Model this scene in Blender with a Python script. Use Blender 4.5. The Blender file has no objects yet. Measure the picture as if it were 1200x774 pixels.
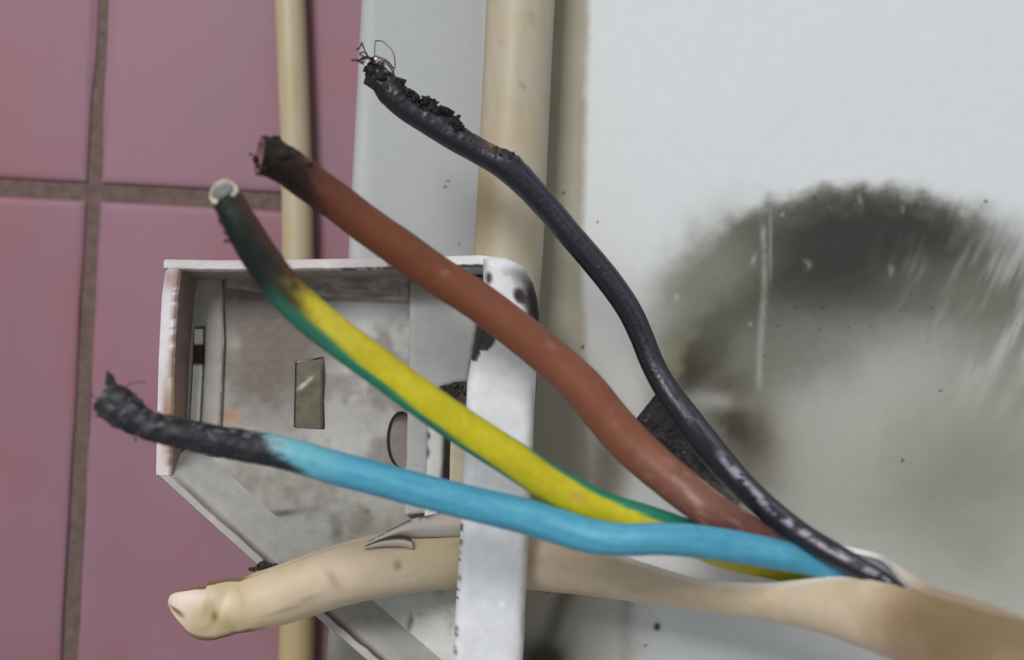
import bpy, bmesh, math, random
import numpy as np
from mathutils import Vector, Matrix

# ------------------------------------------------------------------ camera, light, exposure
SC = bpy.context.scene
COL = SC.collection
F_PX, CAM_D, ROLL, Z0 = 1500.0, 0.36, math.radians(3.0), 1.0

cam_data = bpy.data.cameras.new('camera')
cam = bpy.data.objects.new('camera', cam_data)
COL.objects.link(cam)
cam_data.sensor_fit = 'HORIZONTAL'
cam_data.sensor_width = 36.0
cam_data.lens = F_PX / 1200.0 * 36.0
cam_data.clip_start = 0.005
cam.matrix_world = Matrix.Translation((0, -CAM_D, Z0)) @ Matrix.Rotation(math.pi / 2, 4, 'X') @ Matrix.Rotation(ROLL, 4, 'Z')
cam_data.dof.use_dof = True
cam_data.dof.focus_distance = 0.328
cam_data.dof.aperture_fstop = 9.0
SC.camera = cam

world = bpy.data.worlds.new('world')
SC.world = world
world.use_nodes = True
bg = world.node_tree.nodes['Background']
bg.inputs['Color'].default_value = (0.93, 0.97, 1.0, 1)
bg.inputs['Strength'].default_value = 0.33


def area(name, loc, target, size, power, color=(1, 1, 1)):
    d = bpy.data.lights.new(name, 'AREA')
    d.shape = 'RECTANGLE'
    d.size, d.size_y = size
    d.energy = power
    d.color = color
    o = bpy.data.objects.new(name, d)
    COL.objects.link(o)
    o.location = loc
    o.rotation_euler = (Vector(target) - Vector(loc)).to_track_quat('-Z', 'Y').to_euler()
    return o


area('window_light', (-1.10, -2.55, Z0 + 1.35), (0, 0, Z0), (0.9, 0.9), 66, (1.0, 0.985, 0.96))
area('fill_light', (0.75, -1.1, Z0 + 1.3), (0.1, 0, Z0), (0.9, 0.9), 2.5, (0.97, 0.985, 1.0))  # unseen fill added to lift the right side of the wall

vs = SC.view_settings
vs.view_transform = 'Standard'
vs.look = 'None'
vs.exposure = 0.03
vs.gamma = 1.0
vs.use_curve_mapping = False

# ------------------------------------------------------------------ helpers
CR, SR = math.cos(ROLL), math.sin(ROLL)


def P(px, py, y):
    """pixel of the 1200x774 photograph, at depth y -> world (arrays or scalars)"""
    px = np.asarray(px, float); py = np.asarray(py, float); y = np.asarray(y, float)
    d = CAM_D + y
    u = (px - 600.0) / F_PX * d
    v = -(py - 387.0) / F_PX * d
    return np.stack(np.broadcast_arrays(CR * u - SR * v, y, SR * u + CR * v + Z0), -1)


def to_px(w):
    w = np.asarray(w, float)
    X, Z, d = w[..., 0], w[..., 2] - Z0, w[..., 1] + CAM_D
    u = CR * X + SR * Z
    v = -SR * X + CR * Z
    return 600.0 + u / d * F_PX, 387.0 - v / d * F_PX


def lin(c):
    c = np.asarray(c, float) / 255.0
    return np.where(c <= 0.04045, c / 12.92, ((c + 0.055) / 1.055) ** 2.4)


def vnoise(x, y, seed=0):
    x = np.asarray(x, float); y = np.asarray(y, float)
    rng = np.random.RandomState(seed)
    tab = rng.rand(64, 64)
    xi = np.floor(x).astype(int); yi = np.floor(y).astype(int)
    fx = x - xi; fy = y - yi
    fx = fx * fx * (3 - 2 * fx); fy = fy * fy * (3 - 2 * fy)
    a = tab[xi % 64, yi % 64]; b = tab[(xi + 1) % 64, yi % 64]
    c = tab[xi % 64, (yi + 1) % 64]; d = tab[(xi + 1) % 64, (yi + 1) % 64]
    return (a * (1 - fx) + b * fx) * (1 - fy) + (c * (1 - fx) + d * fx) * fy


def fbm(x, y, seed=0, octv=4):
    s = 0; a = 0.5; tot = 0
    for k in range(octv):
        s = s + a * vnoise(np.asarray(x) * 2 ** k, np.asarray(y) * 2 ** k, seed + k)
        tot += a; a *= 0.55
    return s / tot


def ss(a, b, x):
    t = np.clip((np.asarray(x, float) - a) / (b - a), 0, 1)
    return t * t * (3 - 2 * t)


def mix(a, b, f):
    f = np.clip(np.asarray(f, float), 0, 1)[..., None]
    return np.asarray(a, float) * (1 - f) + np.asarray(b, float) * f


def blob(px, py, cx, cy, rx, ry, ang=0.0, p=2.0):
    c, s = math.cos(math.radians(ang)), math.sin(math.radians(ang))
    dx, dy = px - cx, py - cy
    a = (dx * c + dy * s) / rx; b = (-dx * s + dy * c) / ry
    return np.exp(-(a * a + b * b) ** (p / 2))


def seg_dist(px, py, pts, closed=False):
    """distance to a polyline, and the nearest points on it"""
    pts = np.asarray(pts, float)
    q = np.stack([np.ravel(px), np.ravel(py)], -1)
    a = pts if closed else pts[:-1]
    b = np.roll(pts, -1, 0) if closed else pts[1:]
    best = np.full(len(q), 1e9); near = np.zeros_like(q)
    for s, e in zip(a, b):
        d = e - s
        L = (d * d).sum() or 1e-9
        t = np.clip(((q - s) @ d) / L, 0, 1)
        n = s + t[:, None] * d
        ds = np.hypot(*(q - n).T)
        m = ds < best
        best[m] = ds[m]; near[m] = n[m]
    return best.reshape(np.shape(px)), near


def inside(px, py, poly):
    poly = np.asarray(poly, float)
    r = np.zeros(np.shape(px), bool)
    j = len(poly) - 1
    for i in range(len(poly)):
        xi, yi = poly[i]; xj, yj = poly[j]
        c = ((yi > py) != (yj > py)) & (px < (xj - xi) * (py - yi) / ((yj - yi) or 1e-9) + xi)
        r ^= c
        j = i
    return r


def spline(pts, n):
    """Catmull-Rom through rows of pts, n samples evenly spaced along the first three columns"""
    p = np.asarray(pts, float)
    p = np.vstack([2 * p[0] - p[1], p, 2 * p[-1] - p[-2]])
    out = []
    for i in range(1, len(p) - 2):
        t = np.linspace(0, 1, 40, endpoint=False)[:, None]
        a, b, c, d = p[i - 1:i + 3]
        out.append(0.5 * (2 * b + (c - a) * t + (2 * a - 5 * b + 4 * c - d) * t ** 2 + (3 * b - a - 3 * c + d) * t ** 3))
    out.append(p[-2][None])
    q = np.vstack(out)
    L = np.r_[0, np.cumsum(np.linalg.norm(np.diff(q[:, :2], axis=0), axis=1))]
    s = np.linspace(0, L[-1], n)
    return np.stack([np.interp(s, L, q[:, k]) for k in range(q.shape[1])], -1)


# ------------------------------------------------------------------ materials
def material(name, rough=0.5, spec=0.4, bump=0.0, bscale=600, var=0.08, vscale=250, metallic=0.0, coat=0.0, sss=0.0, color=None, rough_var=0.0, aniso=(1, 1, 1)):
    m = bpy.data.materials.new(name)
    m.use_nodes = True
    nt = m.node_tree
    b = nt.nodes['Principled BSDF']
    tc = nt.nodes.new('ShaderNodeTexCoord')
    mp = nt.nodes.new('ShaderNodeMapping')
    mp.inputs['Scale'].default_value = aniso
    nt.links.new(tc.outputs['Object'], mp.inputs['Vector'])
    if color is None:
        at = nt.nodes.new('ShaderNodeVertexColor')
        at.layer_name = 'Col'
        src = at.outputs['Color']
    else:
        at = nt.nodes.new('ShaderNodeRGB')
        at.outputs[0].default_value = (*lin(color), 1)
        src = at.outputs[0]
    nz = nt.nodes.new('ShaderNodeTexNoise')
    nz.inputs['Scale'].default_value = vscale
    nz.inputs['Detail'].default_value = 5
    nt.links.new(mp.outputs[0], nz.inputs['Vector'])
    mr = nt.nodes.new('ShaderNodeMapRange')
    mr.inputs['From Min'].default_value = 0.25
    mr.inputs['From Max'].default_value = 0.75
    mr.inputs['To Min'].default_value = 1 - var
    mr.inputs['To Max'].default_value = 1 + var
    nt.links.new(nz.outputs[0], mr.inputs['Value'])
    mx = nt.nodes.new('ShaderNodeVectorMath')
    mx.operation = 'SCALE'
    nt.links.new(src, mx.inputs[0])
    nt.links.new(mr.outputs[0], mx.inputs['Scale'])
    nt.links.new(mx.outputs[0], b.inputs['Base Color'])
    b.inputs['Roughness'].default_value = rough
    if rough_var:
        m2 = nt.nodes.new('ShaderNodeMapRange')
        m2.inputs['From Min'].default_value = 0.3
        m2.inputs['From Max'].default_value = 0.7
        m2.inputs['To Min'].default_value = rough - rough_var
        m2.inputs['To Max'].default_value = rough + rough_var
        nt.links.new(nz.outputs[0], m2.inputs['Value'])
        nt.links.new(m2.outputs[0], b.inputs['Roughness'])
    b.inputs['Specular IOR Level'].default_value = spec
    b.inputs['Metallic'].default_value = metallic
    b.inputs['Coat Weight'].default_value = coat
    b.inputs['Coat Roughness'].default_value = 0.25
    if sss:
        b.inputs['Subsurface Weight'].default_value = sss
        b.inputs['Subsurface Radius'].default_value = (0.004, 0.003, 0.002)
        b.inputs['Subsurface Scale'].default_value = 0.5
    if bump:
        n2 = nt.nodes.new('ShaderNodeTexNoise')
        n2.inputs['Scale'].default_value = bscale
        n2.inputs['Detail'].default_value = 6
        nt.links.new(mp.outputs[0], n2.inputs['Vector'])
        bp = nt.nodes.new('ShaderNodeBump')
        bp.inputs['Strength'].default_value = bump
        bp.inputs['Distance'].default_value = 0.0006
        nt.links.new(n2.outputs[0], bp.inputs['Height'])
        nt.links.new(bp.outputs[0], b.inputs['Normal'])
    return m


M_WALL = material('painted_plaster', 0.55, 0.35, 0.15, 350, 0.025, 220)
M_TILE = material('pink_glazed_tile', 0.5, 0.25, 0.08, 90, 0.07, 26, rough_var=0.06)
M_GROUT = material('grey_brown_grout', 0.9, 0.2, 0.8, 900, 0.25, 300, color=(108, 91, 86))
M_PVC = material('cream_pvc', 0.45, 0.4, 0.06, 200, 0.05, 90, aniso=(1, 1, 0.15))
M_SHEATH = material('cream_sheath', 0.5, 0.35, 0.12, 500, 0.04, 160, sss=0.05)
M_BOX = material('painted_metal_box', 0.45, 0.4, 0.3, 420, 0.09, 260)
M_LID = material('olive_knockout', 0.25, 0.5, 0.35, 300, 0.15, 200)
M_CORE = material('core_insulation', 0.5, 0.35, 0.15, 900, 0.10, 420)
M_BLACK = material('black_insulation', 0.36, 0.5, 0.3, 900, 0.16, 500)
M_CHAR = material('charred_plastic', 0.62, 0.4, 1.0, 1100, 0.45, 700)
M_STRAND = material('oxidised_copper', 0.35, 0.5, 0.3, 900, 0.3, 900, metallic=0.8, color=(92, 76, 84))
M_COPPER = material('tinned_copper', 0.45, 0.5, 0.5, 1500, 0.25, 1200, metallic=0.35)


def mesh_obj(name, verts, faces, mat, parent=None, col=None, smooth=True, origin=None):
    verts = np.asarray(verts, float).copy()
    org = np.zeros(3)
    if parent is not None:
        p = parent
        while p is not None:
            org = org + np.asarray(p.location)
            p = p.parent
    elif origin is not None:
        org = np.asarray(origin, float)
    verts -= org
    me = bpy.data.meshes.new(name)
    me.from_pydata(verts.tolist(), [], [list(map(int, f)) for f in faces])
    if col is not None:
        a = me.color_attributes.new('Col', 'FLOAT_COLOR', 'POINT')
        c = np.ones((len(verts), 4))
        c[:, :3] = np.clip(col, 0, 1)
        a.data.foreach_set('color', c.astype(np.float32).ravel())
    if smooth:
        me.polygons.foreach_set('use_smooth', [True] * len(me.polygons))
    me.validate()
    bm = bmesh.new(); bm.from_mesh(me)
    bmesh.ops.recalc_face_normals(bm, faces=bm.faces)
    bm.to_mesh(me); bm.free()
    me.materials.append(mat)
    o = bpy.data.objects.new(name, me)
    COL.objects.link(o)
    if parent is not None:
        o.parent = parent
    elif origin is not None:
        o.location = org
    return o


def autosmooth(o, deg=40):
    me = o.data
    try:
        me.set_sharp_from_angle(angle=math.radians(deg))
    except Exception:
        pass
    return o


def empty(name, loc, label, cat):
    o = bpy.data.objects.new(name, None)
    o.empty_display_size = 0.02
    COL.objects.link(o)
    o.location = [float(v) for v in loc]
    o['label'] = label
    o['category'] = cat
    return o


def plate(name, outline, y_front, y_back, mat, parent, colfn, step=3.0, holes=(), bevel=0.0, yfn=None):
    """a flat piece cut to an outline (pixels at depth y_front), with rounded front edge, real thickness and holes"""
    outline = np.asarray(outline, float)
    x0, y0 = outline.min(0) - step; x1, y1 = outline.max(0) + step
    nx, ny = int((x1 - x0) / step) + 2, int((y1 - y0) / step) + 2
    gx, gy = np.meshgrid(x0 + step * np.arange(nx), y0 + step * np.arange(ny))
    cx, cy = gx[:-1, :-1] + step / 2, gy[:-1, :-1] + step / 2
    keep = inside(cx, cy, outline)
    for h in holes:
        keep &= ~inside(cx, cy, h)
    idx = np.arange(nx * ny).reshape(ny, nx)
    q = np.stack([idx[:-1, :-1], idx[:-1, 1:], idx[1:, 1:], idx[1:, :-1]], -1)[keep]
    used, inv = np.unique(q, return_inverse=True)
    q = inv.reshape(-1, 4)
    vx, vy = gx.ravel()[used].copy(), gy.ravel()[used].copy()
    e = np.concatenate([q[:, [0, 1]], q[:, [1, 2]], q[:, [2, 3]], q[:, [3, 0]]])
    es = np.sort(e, 1)
    _, first, cnt = np.unique(es, axis=0, return_index=True, return_counts=True)
    bedges = e[first[cnt == 1]]
    bv = np.unique(bedges)
    best = np.full(len(bv), 1e9); near = np.zeros((len(bv), 2))
    for c in [outline, *holes]:
        d, n = seg_dist(vx[bv], vy[bv], c, True)
        m = d < best
        best[m] = d[m]; near[m] = n[m]
    vx[bv], vy[bv] = near[:, 0], near[:, 1]
    yy = np.full(len(vx), float(y_front))
    if yfn is not None:
        yy = yy + yfn(vx, vy)
    if bevel:
        d = np.full(len(vx), 1e9)
        for c in [outline, *holes]:
            d = np.minimum(d, seg_dist(vx, vy, c, True)[0])
        t = np.clip(1 - d / bevel, 0, 1)
        yy_b = yy + (1 - np.sqrt(1 - np.minimum(t, 0.98) ** 2)) * bevel * 0.2e-3
    else:
        yy_b = yy
    front = P(vx, vy, yy)
    front[:, 1] = yy_b
    back = front.copy(); back[:, 1] = y_back
    n = len(vx)
    faces = [list(f) for f in q] + [[a + n for a in f[::-1]] for f in q]
    faces += [[a, b, b + n, a + n] for a, b in bedges]
    col = lin(colfn(vx, vy))
    return autosmooth(mesh_obj(name, np.vstack([front, back]), faces, mat, parent, np.vstack([col, col])), 50)


def frames(c):
    T = np.gradient(c, axis=0)
    T /= np.linalg.norm(T, axis=1)[:, None]
    F = np.tile([0.0, -1.0, 0.0], (len(c), 1))
    F = F - (F * T).sum(1)[:, None] * T
    F /= np.linalg.norm(F, axis=1)[:, None]
    U = np.cross(F, T)
    if U[:, 2].mean() + 0.3 * U[:, 0].mean() < 0:
        U = -U
    return T, F, U


def tube(name, pts, mat, parent, colfn, n=200, seg=28, rfn=None, start='flat', end='flat', flat=1.0, origin=None, inner=None):
    """pts rows: px, py, width in px, depth y.  phi = 0 faces the camera, +90 deg is the upper side"""
    q = spline(pts, n)
    c = P(q[:, 0], q[:, 1], q[:, 3])
    r = q[:, 2] * (CAM_D + q[:, 3]) / F_PX / 2
    T, F, U = frames(c)
    ph = np.linspace(-math.pi, math.pi, seg, endpoint=False)
    tt = np.linspace(0, 1, n)
    TT, PH = np.meshgrid(tt, ph, indexing='ij')
    QX = np.repeat(q[:, 0][:, None], seg, 1)
    QY = np.repeat(q[:, 1][:, None], seg, 1)
    R = np.repeat(r[:, None], seg, 1)
    if rfn is not None:
        R = R * rfn(TT, PH, QX, QY)
    v = c[:, None] + R[..., None] * (np.cos(PH)[..., None] * F[:, None] * flat + np.sin(PH)[..., None] * U[:, None])
    col = lin(colfn(TT, PH, QX, QY))
    verts = list(v.reshape(-1, 3)); cols = list(col.reshape(-1, 3))
    faces = []
    for i in range(n - 1):
        for j in range(seg):
            k = (j + 1) % seg
            faces.append([i * seg + j, i * seg + k, (i + 1) * seg + k, (i + 1) * seg + j])
    for which, ring, sgn, kind in (('s', 0, -1, start), ('e', n - 1, 1, end)):
        base = [ring * seg + j for j in range(seg)]
        t = T[ring] * sgn
        if kind == 'hollow':
            for frac, dep, dark in ((0.72, 0.0, 0.9), (0.68, -1.6, 0.5)):
                ring_v = [c[ring] + (verts[b] - c[ring]) * frac + t * r[ring] * dep for b in base]
                nb = []
                for p_, b in zip(ring_v, base):
                    nb.append(len(verts)); verts.append(p_); cols.append(cols[b] * dark if inner is None else lin(inner) * (1.0 if dark > 0.6 else 0.8))
                for j in range(seg):
                    k = (j + 1) % seg
                    faces.append([base[j], base[k], nb[k], nb[j]])
                base = nb
            tip = c[ring] - t * r[ring] * 1.6
        elif kind == 'round':
            tip = c[ring] + t * r[ring] * 0.35
        else:
            tip = c[ring]
        ci = len(verts); verts.append(tip); cols.append(cols[base[0]] if not (kind == 'hollow' and inner is not None) else lin(inner))
        for j in range(seg):
            faces.append([base[j], base[(j + 1) % seg], ci])
    o = mesh_obj(name, np.array(verts), faces, mat, parent, np.array(cols), origin=origin)
    return autosmooth(o, 55)


def wire_strand(verts, faces, path, r, seg=6):
    c = np.asarray(path, float)
    T = np.gradient(c, axis=0); T /= np.linalg.norm(T, axis=1)[:, None] + 1e-12
    A = np.cross(T, [0.3, 0.9, 0.2]); A /= np.linalg.norm(A, axis=1)[:, None] + 1e-12
    B = np.cross(T, A)
    b0 = len(verts)
    for i in range(len(c)):
        for j in range(seg):
            a = 2 * math.pi * j / seg
            verts.append(c[i] + r * (math.cos(a) * A[i] + math.sin(a) * B[i]))
    for i in range(len(c) - 1):
        for j in range(seg):
            k = (j + 1) % seg
            faces.append([b0 + i * seg + j, b0 + i * seg + k, b0 + (i + 1) * seg + k, b0 + (i + 1) * seg + j])
    faces.append([b0 + j for j in range(seg)][::-1])
    faces.append([b0 + (len(c) - 1) * seg + j for j in range(seg)])


def flake_mesh(spots, seed, depth):
    """jagged burnt crumbs: (px, py, size px)"""
    rng = random.Random(seed)
    V, Fc = [], []
    for (x, y, s, dy) in spots:
        c = P(x, y, depth + dy)
        k = s * (CAM_D + depth) / F_PX / 2
        bm = bmesh.new()
        bmesh.ops.create_icosphere(bm, subdivisions=1, radius=1)
        sc = [rng.uniform(0.5, 1.2) for _ in range(3)]
        b0 = len(V)
        for vv in bm.verts:
            f = rng.uniform(0.55, 1.35)
            V.append(c + k * f * np.array([vv.co[i] * sc[i] for i in range(3)]))
        for fa in bm.faces:
            Fc.append([b0 + vv.index for vv in fa.verts])
        bm.free()
    return np.array(V), Fc


# ------------------------------------------------------------------ setting: tiled wall and white wall
TILE_Y, PITCH, JOINT = 0.052, 0.158, 0.0048
jx = float(P(110, 221, TILE_Y)[0]); jz = float(P(110, 225, TILE_Y)[2])

# grout bed
x0, x1, z0, z1 = jx - 2 * PITCH, jx + 3 * PITCH, jz - 3 * PITCH, jz + 2 * PITCH
gv, gf = [], []
for yy in (TILE_Y + 0.0013, TILE_Y + 0.02):
    for (x, z) in ((x0, z0), (x1, z0), (x1, z1), (x0, z1)):
        gv.append((x, yy, z))
gf = [[0, 1, 2, 3], [7, 6, 5, 4], [0, 4, 5, 1], [1, 5, 6, 2], [2, 6, 7, 3], [3, 7, 4, 0]]
wall_left = mesh_obj('wall_left', gv, gf, M_GROUT, smooth=False)
wall_left['kind'] = 'structure'

rng = np.random.RandomState(4)
for i in range(-2, 3):
    for j in range(-3, 2):
        ax, bx = jx + i * PITCH + JOINT / 2, jx + (i + 1) * PITCH - JOINT / 2
        az, bz = jz + j * PITCH + 0.0029, jz + (j + 1) * PITCH - 0.0029
        if i == -1:
            bx -= 0.0002
        N = 26
        s = np.linspace(0, 1, N)
        e = np.r_[0, 0.004, 0.010, 0.02, np.linspace(0.05, 0.95, N - 8), 0.98, 0.990, 0.996, 1]
        gx, gz = np.meshgrid(ax + e * (bx - ax), az + e * (bz - az))
        # wavy joint sides
        wob = 0.0007 * (vnoise(gz * 60, gx * 0 + i, 9) - 0.5)
        gx = gx + wob * ((gx < ax + 0.01) | (gx > bx - 0.01))
        if j >= 0:
            up = np.clip((gz - az) / 0.05, 0, 1)
            gx = gx - 0.0011 * up * (gx < ax + 0.01) + 0.0006 * up * (gx > bx - 0.01)
        d = np.minimum(np.minimum(gx - ax, bx - gx), np.minimum(gz - az, bz - gz)).clip(0)
        y = TILE_Y + 0.0009 * (1 - np.sqrt(1 - (1 - np.clip(d / 0.0022, 0, 1)) ** 2)) + 0.00015 * (fbm(gx * 40, gz * 40, 3) - 0.5)
        fr = np.stack([gx, y, gz], -1).reshape(-1, 3)
        bk = fr.copy(); bk[:, 1] = TILE_Y + 0.006
        idx = np.arange(N * N).reshape(N, N)
        q = np.stack([idx[:-1, :-1], idx[:-1, 1:], idx[1:, 1:], idx[1:, :-1]], -1).reshape(-1, 4)
        faces = [list(f) for f in q]
        per = list(idx[0, :]) + list(idx[1:, -1]) + list(idx[-1, -2::-1]) + list(idx[-2:0, 0])
        nb = {p: N * N + k for k, p in enumerate(per)}
        for k, p in enumerate(per):
            p2 = per[(k + 1) % len(per)]
            faces.append([p, p2, nb[p2], nb[p]])
        vv = np.vstack([fr, bk[per]])
        px, py = to_px(vv)
        base = np.array([142, 107, 120.0]) * (1 + 0.03 * (rng.rand() - 0.5))
        c = mix(np.tile(base, (len(vv), 1)), (148, 98, 108), 0.6 * ss(0.42, 0.75, fbm(px / 90, py / 90, 31)))
        c = mix(c, (150, 99, 110), 0.5 * ss(90, -60, px))
        c = mix(c, (90, 62, 72), 0.8 * blob(px, py, 46, 470, 5, 5) + 0.5 * blob(px, py, 97, 28, 5, 4))
        t = mesh_obj('tile', vv, faces, M_TILE, wall_left, lin(c))

# white wall: one slab standing proud of the tiled wall, dense where the soot has to be drawn
ex = float(P(414, 150, 0.0)[0])
xs = np.r_[np.linspace(ex, ex + 0.004, 6)[:-1], np.arange(ex + 0.004, 0.16, 0.00055), np.linspace(0.162, 0.42, 20)]
zs = np.r_[np.linspace(Z0 - 0.4, Z0 - 0.112, 16)[:-1], np.arange(Z0 - 0.112, Z0 + 0.112, 0.00055), np.linspace(Z0 + 0.114, Z0 + 0.4, 16)]
gx, gz = np.meshgrid(xs, zs)
px, py = to_px(np.stack([gx, 0 * gx, gz], -1))


def wall_colour(px, py):
    n1 = fbm(px / 60, py / 60, 11); n2 = fbm(px / 18, py / 18, 12); n3 = fbm(px / 6, py / 6, 13, 3)
    c = np.tile(np.array([212, 215, 218.0]), (*px.shape, 1))
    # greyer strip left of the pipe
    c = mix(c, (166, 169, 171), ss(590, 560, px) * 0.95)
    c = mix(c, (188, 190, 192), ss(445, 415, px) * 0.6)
    # darker, warm cream-grey strip along the right of the pipe
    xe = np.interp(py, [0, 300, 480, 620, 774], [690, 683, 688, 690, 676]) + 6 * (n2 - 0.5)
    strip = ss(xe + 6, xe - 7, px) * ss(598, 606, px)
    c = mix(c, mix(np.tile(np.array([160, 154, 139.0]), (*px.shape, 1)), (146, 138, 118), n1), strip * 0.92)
    # yellowed, grimy paint beside the pipe and around the box
    g = ss(760, 630, px) * ss(150, 520, py) * ss(560, 600, px)
    c = mix(c, (176, 170, 155), g * (0.3 + 0.45 * n1))
    g = blob(px, py, 735, 480, 75, 150, p=3) * 0.2
    c = mix(c, (170, 166, 152), g)
    # lower right haze of smoke
    hz = ss(330, 470, py + 60 * (n1 - 0.5)) * ss(760, 900, px) * ss(900, 690, py)
    c = mix(c, (172, 172, 164), hz * 0.9)
    c = mix(c, (140, 140, 128), 0.75 * blob(px, py, 1150, 590, 120, 110) * (0.5 + n1))
    c = mix(c, (200, 200, 195), 0.5 * blob(px, py, 980, 560, 60, 60))
    # the arc of soot
    wx = px + 14 * (n1 - 0.5) + 10 * (n2 - 0.5); wy = py + 26 * (n1 - 0.5) + 16 * (n2 - 0.5)
    rx = np.where(wx < 1000, 238.0, 310.0)
    rho = np.hypot((wx - 1000) / rx, (wy - 432) / 208)
    ang = np.mod(np.degrees(np.arctan2(-(wy - 432), wx - 1000)) + 90, 360) - 90      # 90 = up, 180 = left
    edge = ss(1.08, 0.92, rho)
    soft = ss(1.15, 0.72, rho)
    crisp = ss(150, 125, ang) * ss(40, 70, ang)
    edge = edge * crisp + soft * (1 - crisp)
    fall = ss(-0.05, 0.66, rho)
    angw = ss(-25, 50, ang) * ss(205, 172, ang)
    streak = fbm((px + 0.45 * py) / 16, (py - 0.5 * px) / 110, 17, 3)
    body = edge * fall * (0.25 + 0.75 * angw)
    body = body * (1 - 0.6 * ss(1040, 1150, px - 0.45 * (py - 300)) * ss(0.15, 0.75, streak))
    c = mix(c, (112, 111, 102), body * 1.35)
    dark = 0.95 * blob(wx, wy, 970, 308, 125, 76, -8, 2.8) + 0.75 * blob(wx, wy, 1100, 272, 115, 36, 12) + 0.8 * blob(wx, wy, 890, 335, 75, 65)
    dark *= edge * (0.72 + 0.55 * n2)
    c = mix(c, (50, 48, 45), dark * 0.95)
    c = mix(c, (34, 28, 15), (1.15 * blob(wx, wy, 826, 408, 24, 62, 33, 2.6) + 0.55 * blob(wx, wy, 868, 362, 60, 26, -30)) * (0.75 + 0.5 * n2))
    c = mix(c, (168, 158, 112), 0.5 * blob(wx, wy, 788, 420, 14, 30, 10))
    c = mix(c, (122, 124, 112), 0.9 * blob(wx, wy, 835, 325, 85, 52, -42, 2.6))
    c = mix(c, (116, 118, 109), 0.85 * blob(wx, wy, 925, 405, 120, 58, -5, 2.6))
    # halo beside the charred lump
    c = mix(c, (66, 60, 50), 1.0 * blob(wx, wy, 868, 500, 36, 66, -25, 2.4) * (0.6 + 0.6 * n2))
    c = mix(c, (96, 92, 82), 0.55 * blob(wx, wy, 845, 570, 45, 30, 20))
    # rubbed diagonal streaks at the right
    st = ss(0.42, 0.85, streak) * ss(1010, 1090, px - 0.3 * (py - 300)) * ss(250, 320, py) * ss(520, 400, py)
    c = mix(c, (196, 196, 190), st * 0.45)
    # pale drips
    dr = np.exp(-((px - 893 - 3 * np.sin(py / 40)) / 4.0) ** 2) * ss(255, 270, py) * ss(470, 440, py) * (0.4 + 0.7 * n3)
    c = mix(c, (168, 168, 160), dr * 0.75)
    dr = np.exp(-((px - 903) / 1.8) ** 2) * ss(235, 265, py) * ss(350, 300, py)
    c = mix(c, (165, 165, 158), dr * 0.6)
    for (sx, sy, w_, h_) in ((884, 305, 5, 9), (947, 310, 6, 7), (972, 244, 2, 4), (1008, 236, 4, 10), (1058, 246, 3, 6), (918, 250, 3, 5), (1078, 240, 2, 4), (1045, 315, 3, 8), (795, 348, 3, 4), (1130, 250, 7, 5), (880, 378, 4, 4), (895, 380, 3, 3)):
        c = mix(c, (170, 170, 164), 0.75 * blob(px + 8 * (n3 - 0.5), py + 8 * (n2 - 0.5), sx, sy, w_ * 0.8, h_ * 0.8) * n3 * 1.4)
    # grime low down
    c = mix(c, (206, 206, 200), 0.5 * blob(px, py, 740, 430, 30, 50))
    c = mix(c, (186, 186, 180), 0.6 * blob(px, py, 835, 470, 40, 12, 5))
    c = mix(c, (110, 100, 84), 0.85 * blob(px, py, 712, 555, 24, 62, 8, 2.6) * (0.6 + 0.7 * n1))
    c = mix(c, (150, 146, 135), 0.7 * ss(790, 700, px + 60 * (n2 - 0.5)) * ss(660, 700, py))
    c = mix(c, (92, 86, 74), 0.8 * np.exp(-((px - (668 - 0.36 * (py - 680))) / 11) ** 2) * ss(670, 700, py))
    c = mix(c, (48, 42, 36), 0.95 * blob(px, py, 632, 772, 26, 20) + 0.6 * blob(px, py, 648, 774, 12, 14))
    c = mix(c, (128, 126, 118), 0.65 * np.exp(-((px - 734 - 8 * (n1 - 0.5)) / 9) ** 2) * ss(680, 700, py))
    c = mix(c, (216, 219, 219), 0.9 * blob(px, py, 870, 765, 150, 60))
    # specks
    for (sx, sy, s) in ((1155, 236, 2.2), (1058, 540, 2.2), (683, 407, 2.6), (770, 735, 5), (525, 212, 1.8), (522, 219, 2), (642, 693, 2.6), (660, 226, 2), (756, 757, 1.8), (538, 286, 1.2), (1102, 458, 1.8), (700, 260, 1.5)):
        c = mix(c, (40, 36, 34), 0.95 * np.exp(-(((px - sx) ** 2 + ((py - sy) * 0.8) ** 2) / (0.72 * s) ** 2) ** 1.5))
    sp = ss(0.86, 0.92, fbm(px / 4, py / 4, 61, 2)) * np.clip(body + dark, 0, 1)
    c = mix(c, (40, 40, 36), sp * 0.7)
    return c


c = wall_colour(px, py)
dd = np.clip((gx - ex) / 0.004, 0, 1)
yy = 0.004 * (1 - np.sqrt(1 - (1 - dd) ** 2)) + 0.0004 * (fbm(gx * 25, gz * 25, 8) - 0.5)
ny_, nx_ = gx.shape
fr = np.stack([gx, yy, gz], -1).reshape(-1, 3)
idx = np.arange(ny_ * nx_).reshape(ny_, nx_)
q = np.stack([idx[:-1, :-1], idx[:-1, 1:], idx[1:, 1:], idx[1:, :-1]], -1).reshape(-1, 4)
faces = q.tolist()
per = list(idx[0, :]) + list(idx[1:, -1]) + list(idx[-1, -2::-1]) + list(idx[-2:0, 0])
nb = {p: ny_ * nx_ + k for k, p in enumerate(per)}
for k, p in enumerate(per):
    p2 = per[(k + 1) % len(per)]
    faces.append([p, p2, nb[p2], nb[p]])
bk = fr[per].copy(); bk[:, 1] = TILE_Y - 0.0002
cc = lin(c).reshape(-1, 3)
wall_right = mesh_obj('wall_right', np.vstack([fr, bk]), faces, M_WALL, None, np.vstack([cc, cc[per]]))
wall_right['kind'] = 'structure'

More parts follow.
